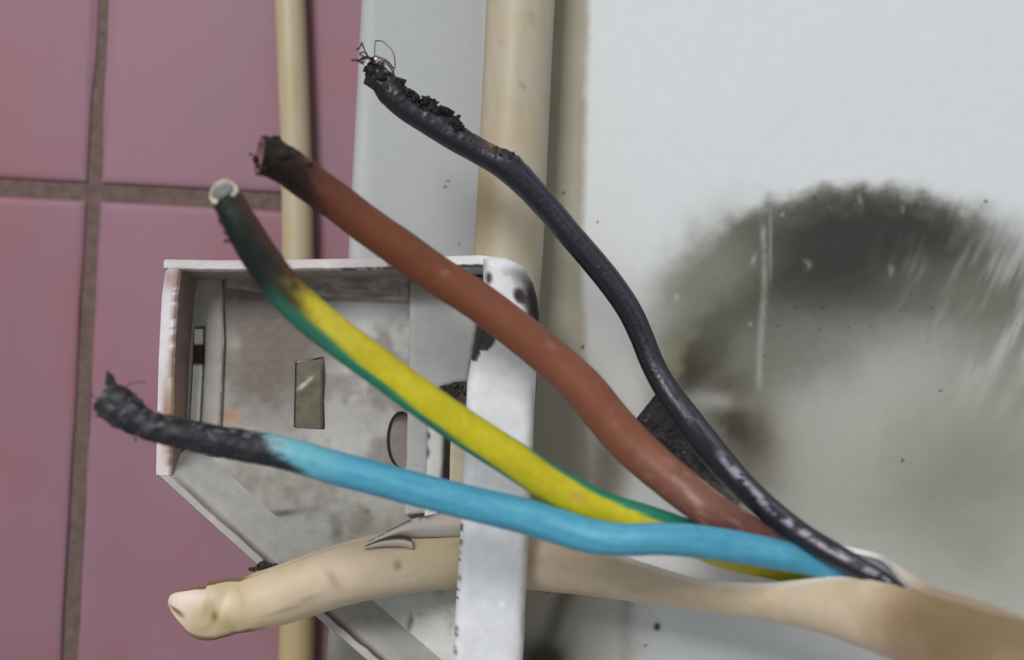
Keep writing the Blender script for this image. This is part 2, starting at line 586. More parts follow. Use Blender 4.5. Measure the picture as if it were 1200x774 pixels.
# ------------------------------------------------------------------ pipes on the walls
def pipe_colour(T, PH, X, Y):
    n = fbm(Y / 40, PH * 3, 21); n2 = fbm(Y / 9, PH * 6, 22)
    c = np.tile(np.array([180, 171, 152.0]), (*T.shape, 1))
    c = mix(c, (176, 162, 134), ss(0.45, 0.75, n) * 0.7)
    px_ = X + 40 * np.sin(PH)
    # rust-brown grime on the left side under the black wire
    c = mix(c, (160, 136, 96), 0.55 * blob(Y, PH, 235, -0.9, 60, 0.6) + 0.35 * ss(-1.0, -1.4, PH))
    c = mix(c, (150, 132, 104), 0.5 * blob(Y, PH, 130, 0.0, 10, 0.3) * n2 + 0.6 * blob(Y, PH, 30, 0.35, 6, 0.12))
    c = mix(c, (120, 96, 66), 0.35 * ss(0.76, 0.86, n2))
    return c


def vertical(name, label, cat, pts, colfn, n=160, seg=36, org=None):
    # phi = 90 deg points left here (upper side of a vertical run is its left)
    o = tube(name, pts, M_PVC, None, colfn, n=n, seg=seg, origin=org)
    o['label'] = label; o['category'] = cat
    return o


pc = lambda T, PH, X, Y: pipe_colour(T, PH, X, Y)
vertical('conduit_pipe', 'thick cream plastic conduit pipe running up the white wall behind the box', 'pipe',
         [(622, -260, 80, -0.0096), (616, -120, 80, -0.0096), (610, 0, 80, -0.0096), (603, 150, 80, -0.0096), (596, 290, 81, -0.0096),
          (586, 400, 82, -0.0096), (571, 530, 82, -0.0096), (568, 640, 82, -0.0096), (566, 774, 82, -0.0096), (562, 900, 82, -0.0096), (556, 1040, 82, -0.0096)],
         pc, org=P(566, 774, -0.0096))


def thin_colour(T, PH, X, Y):
    n = fbm(Y / 50, PH * 2, 41)
    c = np.tile(np.array([182, 169, 144.0]), (*T.shape, 1))
    c = mix(c, (178, 158, 118), ss(0.4, 0.7, n) * 0.6)
    c = mix(c, (170, 152, 108), ss(600, 700, Y) * 0.7)
    return c


TY = TILE_Y - 0.0052
vertical('thin_cable', 'thin cream cable running down the pink tiles behind the box', 'cable',
         [(330, -260, 35, TY), (335, -120, 35, TY), (340, 0, 36, TY), (344, 100, 36, TY), (347.5, 200, 36, TY), (349, 300, 37, TY), (350, 420, 38, TY),
          (351, 560, 39, TY), (350, 680, 41, TY), (347, 774, 42, TY), (341, 900, 42, TY), (334, 1040, 42, TY)],
         thin_colour, seg=28, org=P(347, 774, TY))

# ------------------------------------------------------------------ the wrecked box
BY = -0.0225                # front of its back plate
box = empty('junction_box', P(400, 450, BY), 'grimy white open mounting box with chipped paint, under the burnt wires', 'box')

DIAG = [(182, 556), (310, 672), (430, 776), (560, 888), (602, 926)]


def box_grime_light(px, py, base=(180, 180, 178)):
    n = fbm(px / 45, py / 45, 51); n2 = fbm(px / 12, py / 12, 52); n3 = fbm(px / 4, py / 4, 53, 3)
    c = np.tile(np.array(base, float), (*np.shape(px), 1))
    brown = blob(px, py, 318, 385, 82, 112, 0, 3.5) * (0.75 + 0.5 * n2)
    c = mix(c, (116, 106, 100), brown * 1.15)
    c = mix(c, (130, 116, 108), 0.6 * blob(px, py, 345, 570, 40, 30) + 0.5 * blob(px, py, 265, 560, 14, 18))
    c = mix(c, (178, 126, 98), 0.8 * blob(px, py, 268, 488, 13, 10))
    c = mix(c, (160, 160, 152), ss(520, 580, py) * 0.8)
    c = mix(c, (216, 220, 216), ss(660, 710, py) * ss(340, 400, px))  # colour lightened below the sheath to offset its shadow
    c = mix(c, (182, 186, 188), 0.5 * blob(px, py, 380, 600, 40, 30))
    c = mix(c, (205, 206, 206), 0.7 * blob(px, py, 430, 405, 38, 60) * (0.5 + n))
    c = mix(c, (156, 148, 142), 0.6 * blob(px, py, 430, 480, 30, 22) * (0.4 + n2))
    c = mix(c, (206, 202, 196), 0.8 * blob(px, py, 272, 405, 10, 14))
    c = mix(c, (88, 82, 76), 0.9 * np.exp(-((py - (602 - 0.14 * (px - 330))) / 4) ** 2) * blob(px, py, 332, 602, 22, 8))
    for (sx, sy, w_, h_) in ((462, 742, 3, 6), (448, 750, 5, 3), (482, 728, 2, 8), (505, 672, 14, 3), (478, 735, 2, 9), (430, 600, 3, 3), (395, 625, 4, 4)):
        c = mix(c, (70, 66, 62), 0.8 * blob(px, py, sx, sy, w_, h_) * (0.3 + n3))
    c = mix(c, (126, 118, 110), 0.6 * ss(0.5, 0.72, n) * ss(720, 600, py))
    c = mix(c, (120, 112, 104), 0.2 * ss(0.62, 0.75, n2))
    return c


def ell(cx, cy, rx, ry, n=24, a0=0, a1=360):
    t = np.radians(np.linspace(a0, a1, n, endpoint=(a1 - a0) < 360))
    return [(cx + rx * math.cos(a), cy + ry * math.sin(a)) for a in t]


hole_rect = [(346, 424), (380, 418), (382, 440), (380, 470), (381, 504), (344, 502)]
hole_oval = ell(470, 516, 17, 34, 28)
hole_slot = [(519, 452), (532, 447), (548, 452), (545, 530), (540, 618), (518, 618)]
back_outline = [(205, 318), (560, 306), (618, 330), (618, 430), (612, 530), (604, 700), (600, 880), (590, 900), (440, 756), (330, 660), (212, 560), (200, 540)]
plate('back_plate', back_outline, BY, BY + 0.002, M_BOX, box, lambda x, y: box_grime_light(x, y), 3.0, (hole_rect, hole_oval, hole_slot))
# knocked-in lids seen in the openings
def lid_colour(x, y):
    n = fbm(x / 10, y / 10, 71)
    c = mix(np.tile(np.array([120, 116, 102.0]), (*np.shape(x), 1)), (92, 88, 72), n)
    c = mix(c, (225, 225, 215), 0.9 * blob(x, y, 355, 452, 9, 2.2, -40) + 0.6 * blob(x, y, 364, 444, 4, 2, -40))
    return mix(c, (50, 46, 40), ss(374, 379, x) * 0.8 * (n > 0.4))


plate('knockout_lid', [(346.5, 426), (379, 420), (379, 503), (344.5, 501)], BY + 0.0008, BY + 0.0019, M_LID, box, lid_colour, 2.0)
plate('knockout_lid', ell(473, 516, 16, 33, 28), BY + 0.0014, BY + 0.002, M_BOX, box,
      lambda x, y: mix(np.tile(np.array([138, 130, 124.0]), (*np.shape(x), 1)), (60, 54, 50), ss(500, 485, y)), 2.0)


# raised strip with a screw slot at the left
def strip_colour(x, y):
    n = fbm(x / 14, y / 14, 81)
    c = np.tile(np.array([176, 174, 168.0]), (*np.shape(x), 1))
    c = mix(c, (160, 150, 146), ss(236, 262, x) * 0.6 + 0.3 * n)
    return c


slot = [(228, 384), (240, 382), (239, 430), (236, 496), (223, 496), (226, 430)]
plate('slotted_strip', [(218, 326), (260, 324), (262, 400), (258, 500), (256, 535), (216, 530), (215, 420)], BY - 0.0016, BY, M_BOX, box, strip_colour, 2.0, (slot,), bevel=3)
plate('slot_highlight', [(228, 386), (237, 386), (236, 440), (233, 495), (223, 495), (226, 440)], BY - 0.0022, BY, M_BOX, box,  # white piece added as the highlight along the slot
      lambda x, y: mix(np.tile(np.array([228, 226, 224.0]), (*np.shape(x), 1)), (52, 36, 34), ss(402, 406, y) * ss(430, 425, y)), 1.6)
# ledge under the top rim
plate('ledge', [(262, 322), (480, 316), (482, 352), (440, 351), (400, 349), (330, 346), (264, 338)], BY - 0.003, BY, M_BOX, box,
      lambda x, y: mix(np.tile(np.array([172, 164, 156.0]), (*np.shape(x), 1)), (128, 116, 106), 0.8 * ss(0.4, 0.65, fbm(x / 22, y / 9, 83)) + 0.4 * ss(420, 300, x)), 2.5, bevel=3)
# rib down the right side of the tray, grey face and clean white edge
plate('rib', [(480, 330), (566, 324), (558, 390), (549, 447), (536, 449), (520, 453), (504, 462), (502, 520), (498, 602), (474, 606), (477, 500), (479, 420)], BY - 0.006, BY, M_BOX, box,
      lambda x, y: mix(np.tile(np.array([184, 184, 184.0]), (*np.shape(x), 1)), (150, 140, 132), 0.7 * ss(362, 344, y) + 0.9 * blob(x, y, 475, 533, 2.5, 6)), 2.5, bevel=4)
plate('rib_edge', [(503, 470), (521, 474), (519, 540), (514, 608), (497, 610), (500, 540)], BY - 0.0072, BY - 0.0002, M_BOX, box,
      lambda x, y: mix(np.tile(np.array([226, 226, 224.0]), (*np.shape(x), 1)), (60, 56, 54), 0.9 * (blob(x, y, 502, 511, 2.5, 4) + blob(x, y, 501, 531, 2.5, 6))), 2.0, bevel=5)
plate('conduit_stand_in', [(529, 484), (550, 484), (547, 560), (545, 602), (526, 602), (527, 540)], BY - 0.0110, BY - 0.0090, M_BOX, box,  # added cream strip replacing the pipe, which lies in shadow behind the slot
      lambda x, y: mix(np.tile(np.array([214, 202, 176.0]), (*np.shape(x), 1)), (196, 192, 182), ss(540, 600, y)), 2.0, bevel=4)['label'] = 'cream strip beside the white flange'
# grime crumbs in the torn upper end of the slot
v, f = flake_mesh([(519, 455, 9, 0), (526, 449, 8, 0), (534, 452, 10, 0), (540, 455, 12, 0), (545, 461, 11, 0), (532, 446, 5, 0), (537, 462, 9, 0), (296, 668, 9, -0.0085), (302, 665, 12, -0.0085), (309, 664, 13, -0.0085), (316, 664, 12, -0.0085), (323, 665, 9, -0.0085), (306, 668, 10, -0.0085)], 5, BY - 0.005)
mesh_obj('soot_crumb', v, f, M_CHAR, box, np.tile(lin((58, 52, 48)), (len(v), 1)), smooth=False)['kind'] = 'stuff'


# walls of the tray
def tray_wall(name, outer, width, inner_shift, colfn, step=3.0):
    """outer rows: px, py, rim depth.  Runs the wall along it; (width) rim thickness px, inner side leans out to the back plate by inner_shift px"""
    o = np.asarray(outer, float)
    L = np.r_[0, np.cumsum(np.hypot(*np.diff(o[:, :2], axis=0).T))]
    n = int(L[-1] / step) + 2
    s = np.linspace(0, L[-1], n)
    q = np.stack([np.interp(s, L, o[:, k]) for k in range(o.shape[1])], -1)
    t = np.gradient(q[:, :2], axis=0); t /= np.hypot(*t.T)[:, None]
    nrm = np.stack([-t[:, 1], t[:, 0]], -1)             # to the inside (right of travel)
    k = np.ones(9) / 9
    for c_ in (0, 1):
        nrm[:, c_] = np.convolve(np.pad(nrm[:, c_], 4, mode='edge'), k, 'valid')
    jag = 2.2 * (fbm(s / 14, s * 0 + 3, 91) - 0.5)
    rings = []
    fo = P(q[:, 0], q[:, 1], q[:, 2])
    rings.append(np.stack([fo[:, 0], np.full(n, BY + 0.002), fo[:, 2]], -1))
    rings.append(np.stack([fo[:, 0], q[:, 2] + 0.0008, fo[:, 2]], -1))
    a = q[:, :2] + nrm * width * 0.2
    rings.append(P(a[:, 0], a[:, 1], q[:, 2]))
    for fr_ in (0.5, 0.8):
        a = q[:, :2] + nrm * (width * fr_ + jag * (fr_ > 0.6))[:, None]
        rings.append(P(a[:, 0], a[:, 1], q[:, 2]))
    a = q[:, :2] + nrm * (width + jag)[:, None]
    fi = P(a[:, 0], a[:, 1], q[:, 2] + 0.0006)
    rings.append(fi)
    for w_ in (0.15, 0.4, 0.7, 1.0):
        b = q[:, :2] + nrm * (width + inner_shift * w_)
        dep = q[:, 2] * (1 - w_) + BY * w_
        # pixel position corrected for the deeper plane, so a zero shift is a straight side
        w3 = P(b[:, 0], b[:, 1], q[:, 2])
        rings.append(np.stack([w3[:, 0], dep, w3[:, 2]], -1))
    m = len(rings)
    v = np.stack(rings, 1).reshape(-1, 3)
    px, py = to_px(v)
    ringid = np.tile(np.arange(m), n)
    faces = []
    for i in range(n - 1):
        for j in range(m - 1):
            faces.append([i * m + j, i * m + j + 1, (i + 1) * m + j + 1, (i + 1) * m + j])
        faces.append([i * m + m - 1, i * m, (i + 1) * m, (i + 1) * m + m - 1])
    faces.append(list(range(m))); faces.append([(n - 1) * m + j for j in range(m)][::-1])
    return autosmooth(mesh_obj(name, v, faces, M_BOX, box, lin(colfn(px, py, ringid))), 35)


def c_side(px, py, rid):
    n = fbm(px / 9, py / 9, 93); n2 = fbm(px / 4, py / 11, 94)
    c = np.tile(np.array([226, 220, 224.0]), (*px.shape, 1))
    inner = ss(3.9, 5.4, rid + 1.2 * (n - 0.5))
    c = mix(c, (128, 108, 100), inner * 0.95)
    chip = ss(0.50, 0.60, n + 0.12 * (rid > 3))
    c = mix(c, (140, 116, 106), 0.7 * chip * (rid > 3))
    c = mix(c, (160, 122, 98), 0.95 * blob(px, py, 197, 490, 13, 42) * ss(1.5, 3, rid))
    c = mix(c, (150, 118, 108), 0.7 * blob(px, py, 200, 326, 12, 14))
    return c


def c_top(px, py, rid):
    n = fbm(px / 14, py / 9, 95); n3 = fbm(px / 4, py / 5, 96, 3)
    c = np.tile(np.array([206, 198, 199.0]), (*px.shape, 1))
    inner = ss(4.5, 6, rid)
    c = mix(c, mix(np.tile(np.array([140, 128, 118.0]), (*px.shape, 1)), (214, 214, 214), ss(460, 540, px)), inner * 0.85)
    c = mix(c, (44, 38, 36), 0.95 * (np.abs(rid - 5) < 0.6) * ss(380, 410, px) * (n3 > 0.42))
    c = mix(c, (220, 220, 220), ss(480, 540, px) * (rid < 5))
    c = mix(c, (126, 66, 56), 0.9 * blob(px, py, 457, 310, 2.2, 9))
    c = mix(c, (96, 80, 72), 0.9 * blob(px, py, 212, 322, 14, 6) * (rid > 3))
    # soot round the corner
    c = mix(c, (44, 40, 38), ss(612, 628, px) * ss(318, 345, py) * (0.6 + 0.6 * n))
    return c


def c_diag(px, py, rid):
    n = fbm(px / 12, py / 12, 97); n3 = fbm(px / 4, py / 4, 98, 3)
    c = np.tile(np.array([182, 176, 174.0]), (*px.shape, 1))
    inner = ss(5, 6.2, rid)
    c = mix(c, (188, 188, 184), inner * 0.9)
    d = ss(250, 300, px) * 0.5 + ss(350, 370, px) * 0.5
    c = mix(c, (70, 56, 50), (0.5 + 0.5 * d) * (np.abs(rid - 5) < 0.6) * (0.8 + 0.3 * n3) * ss(195, 225, px))
    c = mix(c, (72, 50, 44), 0.9 * blob(px, py, 241, 618, 5, 4) + 0.8 * blob(px, py, 262, 638, 4, 3))
    c = mix(c, (30, 24, 24), 0.98 * blob(px, py, 312, 670, 18, 7, -10, 4) * (rid > 2))
    return c


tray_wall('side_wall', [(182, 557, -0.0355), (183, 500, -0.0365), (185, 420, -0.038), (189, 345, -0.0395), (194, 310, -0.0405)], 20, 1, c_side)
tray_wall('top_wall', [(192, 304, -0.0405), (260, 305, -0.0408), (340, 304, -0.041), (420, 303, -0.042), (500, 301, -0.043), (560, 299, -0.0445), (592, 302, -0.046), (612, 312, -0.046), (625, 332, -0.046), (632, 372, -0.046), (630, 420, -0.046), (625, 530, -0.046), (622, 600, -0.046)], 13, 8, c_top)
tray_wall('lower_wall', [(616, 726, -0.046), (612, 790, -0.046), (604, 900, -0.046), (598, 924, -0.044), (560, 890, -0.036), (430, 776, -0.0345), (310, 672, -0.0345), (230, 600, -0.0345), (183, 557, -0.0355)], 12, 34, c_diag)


# bright flange facing the camera
def flange_colour(x, y):
    n = fbm(x / 8, y / 8, 101); n3 = fbm(x / 3.5, y / 3.5, 102, 3); n2 = fbm(x / 30, y / 30, 103)
    c = np.tile(np.array([226, 227, 230.0]), (*np.shape(x), 1))
    c = mix(c, (206, 210, 216), 0.5 * n2)
    # soot on the rounded corner
    dist = seg_dist(x, y, [(600, 304), (616, 316), (627, 340), (632, 375)])[0]
    c = mix(c, (30, 27, 26), ss(22, 6, dist + 10 * (n - 0.5)) * ss(306, 335, y) * ss(420, 376, y))
    c = mix(c, (150, 148, 146), 0.7 * blob(x, y, 612, 328, 12, 12) * (0.4 + n))
    c = mix(c, (42, 32, 30), 1.0 * blob(x, y, 609, 347, 7, 10, -25, 5))
    c = mix(c, (160, 162, 166), 0.7 * blob(x, y, 567, 312, 4, 14))
    c = mix(c, (58, 52, 54), 0.95 * blob(x, y, 573, 326, 4, 7, 0, 4))
    chip = 1.5 * blob(x, y, 569, 396, 11, 15, 20, 4) + 1.2 * blob(x, y, 582, 385, 14, 10, 0, 4) + blob(x, y, 556, 414, 6, 10, 0, 4)
    c = mix(c, (62, 56, 58), ss(0.3, 0.5, chip * (0.75 + 0.4 * n2)))
    # chips along the left edge
    edge = np.interp(y, [420, 450, 530, 640, 774, 900], [552, 548, 545, 538, 530, 522])
    d = x - edge
    c = mix(c, (60, 56, 58), 0.9 * ss(5, 1.5, d + 3 * (n3 - 0.5)) * ss(0.58, 0.68, fbm(x * 0 + 2, y / 9, 104)) * ss(470, 560, y))
    for yy_ in (679, 738, 745, 766):
        c = mix(c, (70, 66, 66), 0.85 * blob(x, y, np.interp(yy_, [640, 774], [540, 533]), yy_, 2.2, 2.8))
    rd = np.interp(y, [372, 530, 774], [632, 626, 613]) - x
    c = mix(c, (182, 178, 165), 0.75 * ss(10, 1, rd) * ss(420, 470, y) * ss(0.4, 0.55, fbm(x / 9, y / 40, 105)))
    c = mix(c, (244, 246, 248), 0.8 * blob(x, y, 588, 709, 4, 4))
    return c


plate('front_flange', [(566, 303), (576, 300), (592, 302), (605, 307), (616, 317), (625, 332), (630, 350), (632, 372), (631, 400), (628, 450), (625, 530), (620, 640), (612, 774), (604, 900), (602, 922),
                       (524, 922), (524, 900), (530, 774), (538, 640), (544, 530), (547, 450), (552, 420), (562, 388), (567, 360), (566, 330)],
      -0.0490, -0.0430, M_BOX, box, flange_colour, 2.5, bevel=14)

# ------------------------------------------------------------------ charred lump on the wall
def lump_r(T, PH, X, Y):
    n = fbm(T * 14, PH * 3 + 20, 111); n3 = fbm(T * 50, PH * 10 + 20, 112, 3)
    return (0.84 + 0.26 * n + 0.16 * (n3 - 0.5)) * np.where(T < 0.03, 0.9, 1)


def lump_colour(T, PH, X, Y):
    n = fbm(T * 30, PH * 7 + 9, 113, 4); n1 = fbm(T * 9, PH * 3 + 9, 114)
    c = np.tile(np.array([30, 28, 28.0]), (*T.shape, 1))
    c = mix(c, (66, 66, 68), 0.7 * ss(0.45, 0.7, n1) * ss(0.05, 0.2, T))
    c = mix(c, (18, 16, 16), ss(0.60, 0.70, n))
    c = mix(c, (126, 120, 110), ss(0.55, 1.0, T + 0.3 * (n1 - 0.5)) * 0.9)
    c = mix(c, (140, 136, 130), 0.6 * ss(0.75, 0.82, n))
    return c


lump = tube('charred_lump', [(753, 482, 56, -0.003), (768, 494, 66, -0.0036), (795, 520, 66, -0.0036), (822, 546, 58, -0.003), (845, 568, 46, -0.0018), (862, 584, 30, -0.0006)],
            M_CHAR, None, lump_colour, n=90, seg=56, rfn=lump_r, flat=0.62, end='round', origin=P(795, 520, -0.003))
lump['label'] = 'charred black lump of burnt plastic stuck on the sooty wall behind the black wire'
lump['category'] = 'burnt plastic'

# ------------------------------------------------------------------ the cut cable
cable = empty('power_cable', P(620, 652, -0.034), 'burnt cream cable, its sheath slit open, with four charred coloured wires fanning out', 'cable')


def sheath():
    pts = [(200, 704, 14, -0.050), (208, 707, 30, -0.051), (222, 712, 50, -0.051), (239, 717, 66, -0.0505), (256, 715, 67, -0.050), (272, 711, 65, -0.0495), (288, 709, 64, -0.049), (310, 703, 67, -0.0485), (335, 696, 69, -0.0475),
           (400, 674, 72, -0.0430), (470, 659, 75, -0.0365), (540, 651, 77, -0.0335), (600, 651, 77, -0.0335), (650, 656, 76, -0.0345), (700, 661, 76, -0.038), (760, 669, 77, -0.045), (840, 680, 78, -0.058), (900, 688, 79, -0.068),
           (967, 701, 82, -0.080), (1021, 717, 88, -0.091), (1080, 737, 98, -0.104), (1142, 762, 112, -0.120), (1200, 793, 126, -0.136), (1270, 845, 145, -0.155), (1340, 910, 168, -0.172), (1420, 1000, 195, -0.19)]
    n, m = 420, 44
    q = spline(pts, n)
    c = P(q[:, 0], q[:, 1], q[:, 3])
    r = q[:, 2] * (CAM_D + q[:, 3]) / F_PX / 2
    T, F, U = frames(c)
    x = q[:, 0]
    op = ss(655, 760, x) * ss(1062, 985, x)              # how far the slit gapes
    a_front = np.interp(x, [640, 700, 760, 840, 900, 930, 967, 1000, 1030, 1062], [68, 50, 28, 11, 15, 22, 38, 55, 66, 68])                               # front lip, degrees above the line of sight
    op2 = ss(655, 760, x) * ss(1092, 980, x)
    a_back = 70 + 52 * op2                               # rear lip
    V, Cc = [], []
    thick = 0.0012
    for layer in (0, 1):
        for i in range(n):
            lo = -360 + a_back[i]; hi = a_front[i]
            ph = np.radians(np.linspace(lo, hi, m))
            w = np.degrees(ph) + 360                     # 122 .. 376, rear lip first
            flare = 1 + op2[i] * (0.62 + 0.06 * ss(920, 1000, x[i])) * ss(205, 120, w)
            rr = r[i] * flare
            # crushed, torn end
            ex_ = x[i]
            cr = ss(300, 268, ex_)
            rr = rr * (1 - 0.10 * np.exp(-((ex_ - 262 - 0.35 * (np.degrees(ph) - 10)) / 5.0) ** 2) * ss(-60, -30, np.degrees(ph)) * ss(80, 40, np.degrees(ph)) - 0.12 * blob(ex_, np.degrees(ph), 248, 5, 9, 22) + 0.04 * cr * (fbm(ex_ / 8 + 0 * ph, ph * 3 + 20, 121) - 0.5)
                       )
            rr = rr * (1 + 0.015 * (fbm(ex_ / 40 + 0 * ph, ph + 9, 123) - 0.5))
            if layer:
                rr = rr - thick * (0.35 + 0.65 * ss(200, 240, ex_))
            fl = 1 - 0.45 * cr
            V.append(c[i] + rr[:, None] * (np.cos(ph)[:, None] * F[i] * fl + np.sin(ph)[:, None] * U[i]))
            X = np.full(m, ex_); D = np.degrees(ph)
            n1 = fbm(X / 35, ph * 2 + 9, 124); n2 = fbm(X / 8, ph * 5 + 9, 125)
            if layer == 0:
                k = np.tile(np.array([212, 193, 168.0]), (m, 1))
                k = mix(k, (200, 180, 148), 0.7 * ss(0.4, 0.7, n1))
                k = mix(k, (196, 172, 128), 0.55 * ss(330, 260, X))
                k = mix(k, (166, 140, 116), 0.85 * ss(1030, 1100, X))
                k = mix(k, (134, 114, 80), 0.9 * ss(1030, 1130, X + 30 * (n1 - 0.5)) * ss(-50, 30, D + 40 * (n1 - 0.5)))
                k = mix(k, (184, 172, 134), 0.6 * ss(450, 530, X) * ss(620, 560, X))
                # translucent greenish fold and white patch near the end; crease and notch shading painted in
                arc = np.exp(-((np.hypot((X - 272) / 1.0, (D - 8) * 0.45) - 20) / 6) ** 2)
                k = mix(k, (176, 164, 118), 0.8 * arc * ss(292, 275, X) + 0.6 * blob(X, D, 243, 12, 9, 14))
                k = mix(k, (226, 212, 188), 0.85 * blob(X, D, 266, 14, 12, 18))
                k = mix(k, (232, 214, 204), 0.8 * ss(240, 212, X) + 0.6 * blob(X, D, 240, 45, 30, 25))
                k = mix(k, (110, 84, 46), 0.95 * blob(X, D, 212, -22, 9, 9, 0, 3) + 0.8 * blob(X, D, 252, -8, 3, 10) + 0.8 * ss(-50, -66, D + 14 * (n2 - 0.5)) * ss(310, 285, X))
                # scratches and smudges
                k = mix(k, (120, 104, 88), 0.55 * blob(X, D, 455, 5, 6, 9, 0, 3) * (0.5 + n2) + 0.35 * blob(X, D, 384, 5, 4, 22, 10) + 0.4 * blob(X, D, 330, -22, 20, 3) + 0.4 * blob(X, D, 355, -14, 12, 2.5))
                lip = op[i] * ss(hi - 14, hi - 2, D)
                k = mix(k, (232, 228, 222), lip * 0.9)
                k = mix(k, (228, 224, 220), op2[i] ** 0.5 * ss(-170, -205, D) * 0.9)
            else:
                k = np.tile(np.array([236, 234, 234.0]), (m, 1))
            Cc.append(lin(k))
    V = np.array(V).reshape(-1, 3); Cc = np.array(Cc).reshape(-1, 3)
    faces = []
    N = n * m
    for i in range(n - 1):
        for j in range(m - 1):
            a = i * m + j
            faces.append([a, a + 1, a + m + 1, a + m])
            faces.append([N + a, N + a + m, N + a + m + 1, N + a + 1])
        a = i * m
        faces.append([a, a + m, N + a + m, N + a])
        a = i * m + m - 1
        faces.append([a, N + a, N + a + m, a + m])
    for i in (0, n - 1):
        for j in range(m - 1):
            a = i * m + j
            faces.append([a, a + 1, N + a + 1, N + a])
    o = mesh_obj('sheath', V, faces, M_SHEATH, cable, Cc)
    o['label'] = 'cream outer sheath'
    return autosmooth(o, 50)


sh = sheath()


# torn skin lifted off the sheath beside the flange
def flap(name, top, low, y0, y1, colfn, bulge=0.0015, th=0.0007):
    n, m = 60, 9
    a = spline([(*p, 0) for p in top], n); b = spline([(*p, 0) for p in low], n)
    w = np.linspace(0, 1, m)
    X = a[:, None, 0] * (1 - w) + b[:, None, 0] * w
    Y = a[:, None, 1] * (1 - w) + b[:, None, 1] * w
    dep = np.linspace(y0, y1, n)[:, None] - bulge * np.sin(w * math.pi)[None]
    fr = P(X, Y, dep).reshape(-1, 3)
    bk = fr + np.array([0, th, 0])
    N = n * m
    faces = []
    for i in range(n - 1):
        for j in range(m - 1):
            k = i * m + j
            faces.append([k, k + 1, k + m + 1, k + m]); faces.append([N + k, N + k + m, N + k + m + 1, N + k + 1])
        k = i * m
        faces.append([k, k + m, N + k + m, N + k])
        k = i * m + m - 1
        faces.append([k, N + k, N + k + m, k + m])
    col = lin(colfn(X, Y, np.broadcast_to(w, X.shape))).reshape(-1, 3)
    return mesh_obj(name, np.vstack([fr, bk]), faces, M_SHEATH, sh, np.vstack([col, col * 0.5]))


def flap_c(X, Y, w):
    n = fbm(X / 7, Y / 7, 131)
    c = np.tile(np.array([196, 188, 182.0]), (*X.shape, 1))
    c = mix(c, (176, 166, 160), ss(470, 500, X) * ss(0.5, 0.2, w) * 0.7)
    c = mix(c, (64, 56, 52), 0.9 * ss(0.18, 0.04, w) * (n > 0.42) * ss(520, 495, X))
    return c


flap('torn_skin', [(402, 646), (422, 640), (445, 628), (462, 619), (480, 610), (505, 604), (546, 597)], [(402, 649), (424, 644), (446, 636), (468, 630), (490, 630), (515, 630), (546, 630)], -0.0445, -0.0395, flap_c)['label'] = 'torn greyish flap of sheath skin'
flap('torn_skin', [(428, 640), (448, 632), (470, 629), (482, 632)], [(428, 644), (450, 641), (470, 641), (484, 644)], -0.0462, -0.0435,
     lambda X, Y, w: mix(np.tile(np.array([206, 194, 184.0]), (*X.shape, 1)), (58, 48, 44), 0.9 * ss(0.45, 0.15, w)), 0.001)

# ---- cores
rnd = random.Random(3)


# brown
def brown_c(T, PH, X, Y):
    n = fbm(X / 30, PH * 2 + 9, 141); n2 = fbm(X / 7, PH * 5 + 9, 142)
    c = np.tile(np.array([126, 76, 56.0]), (*T.shape, 1))
    c = mix(c, (108, 58, 36), 0.85 * ss(680, 440, X))
    c = mix(c, (74, 36, 28), ss(440, 350, X) * 0.6)
    c = mix(c, (26, 14, 13), ss(384, 336, X + 40 * (n2 - 0.5) + 22 * np.sin(PH)) * 0.95)
    # dusty, scuffed near the sheath
    c = mix(c, (118, 80, 74), ss(720, 860, X) * 0.8)
    c = mix(c, (190, 160, 150), 0.6 * ss(0.60, 0.78, fbm(X / 22, PH * 6 + 9, 144)) * ss(740, 830, X))
    c = mix(c, (186, 140, 122), 0.5 * blob(X, PH, 517, 0.3, 4, 0.16) + 0.5 * blob(X, PH, 636, 0.5, 5, 0.12) + 0.4 * blob(X, PH, 718, 0.1, 4, 0.10) + 0.5 * blob(X, PH, 770, 0.5, 20, 0.1))  # small highlights painted along the wire
    return c


def brown_r(T, PH, X, Y):
    n = fbm(X / 10, PH * 3 + 9, 143)
    return 1 + 0.02 * (n - 0.5) + ss(370, 310, X) * 0.28 * (n - 0.45)


brown = tube('insulated_core', [(304, 183, 48, -0.088), (318, 186, 46, -0.087), (335, 194, 45, -0.086), (360, 212, 45, -0.084), (395, 237, 45, -0.082), (430, 264, 45, -0.080), (470, 292, 46, -0.078), (510, 321, 46, -0.076), (560, 353, 46, -0.075), (610, 391, 47, -0.074),
                                (650, 424, 48, -0.073), (685, 457, 50, -0.073), (712, 490, 50, -0.073), (745, 526, 50, -0.074), (785, 561, 48, -0.077), (830, 596, 46, -0.081), (870, 620, 40, -0.0785), (910, 640, 34, -0.0765), (960, 670, 26, -0.078), (1010, 700, 20, -0.085)],
             M_CORE, cable, brown_c, n=260, seg=32, rfn=brown_r, start='hollow', inner=(150, 112, 112))
brown['label'] = 'brown wire with a charred hollow tip'
v, f = flake_mesh([(320, 163, 15, 0), (326, 168, 18, 0.001), (336, 175, 16, 0), (345, 181, 13, 0), (331, 180, 12, -0.003), (318, 172, 14, -0.001), (299, 186, 10, -0.001), (302, 195, 9, -0.002), (352, 186, 8, 0), (310, 197, 8, -0.003), (294, 181, 6, 0), (364, 192, 7, 0)], 7, -0.088)
mesh_obj('char_crust', v, f, M_CHAR, brown, np.tile(lin((44, 28, 26)), (len(v), 1)), smooth=False)['kind'] = 'stuff'


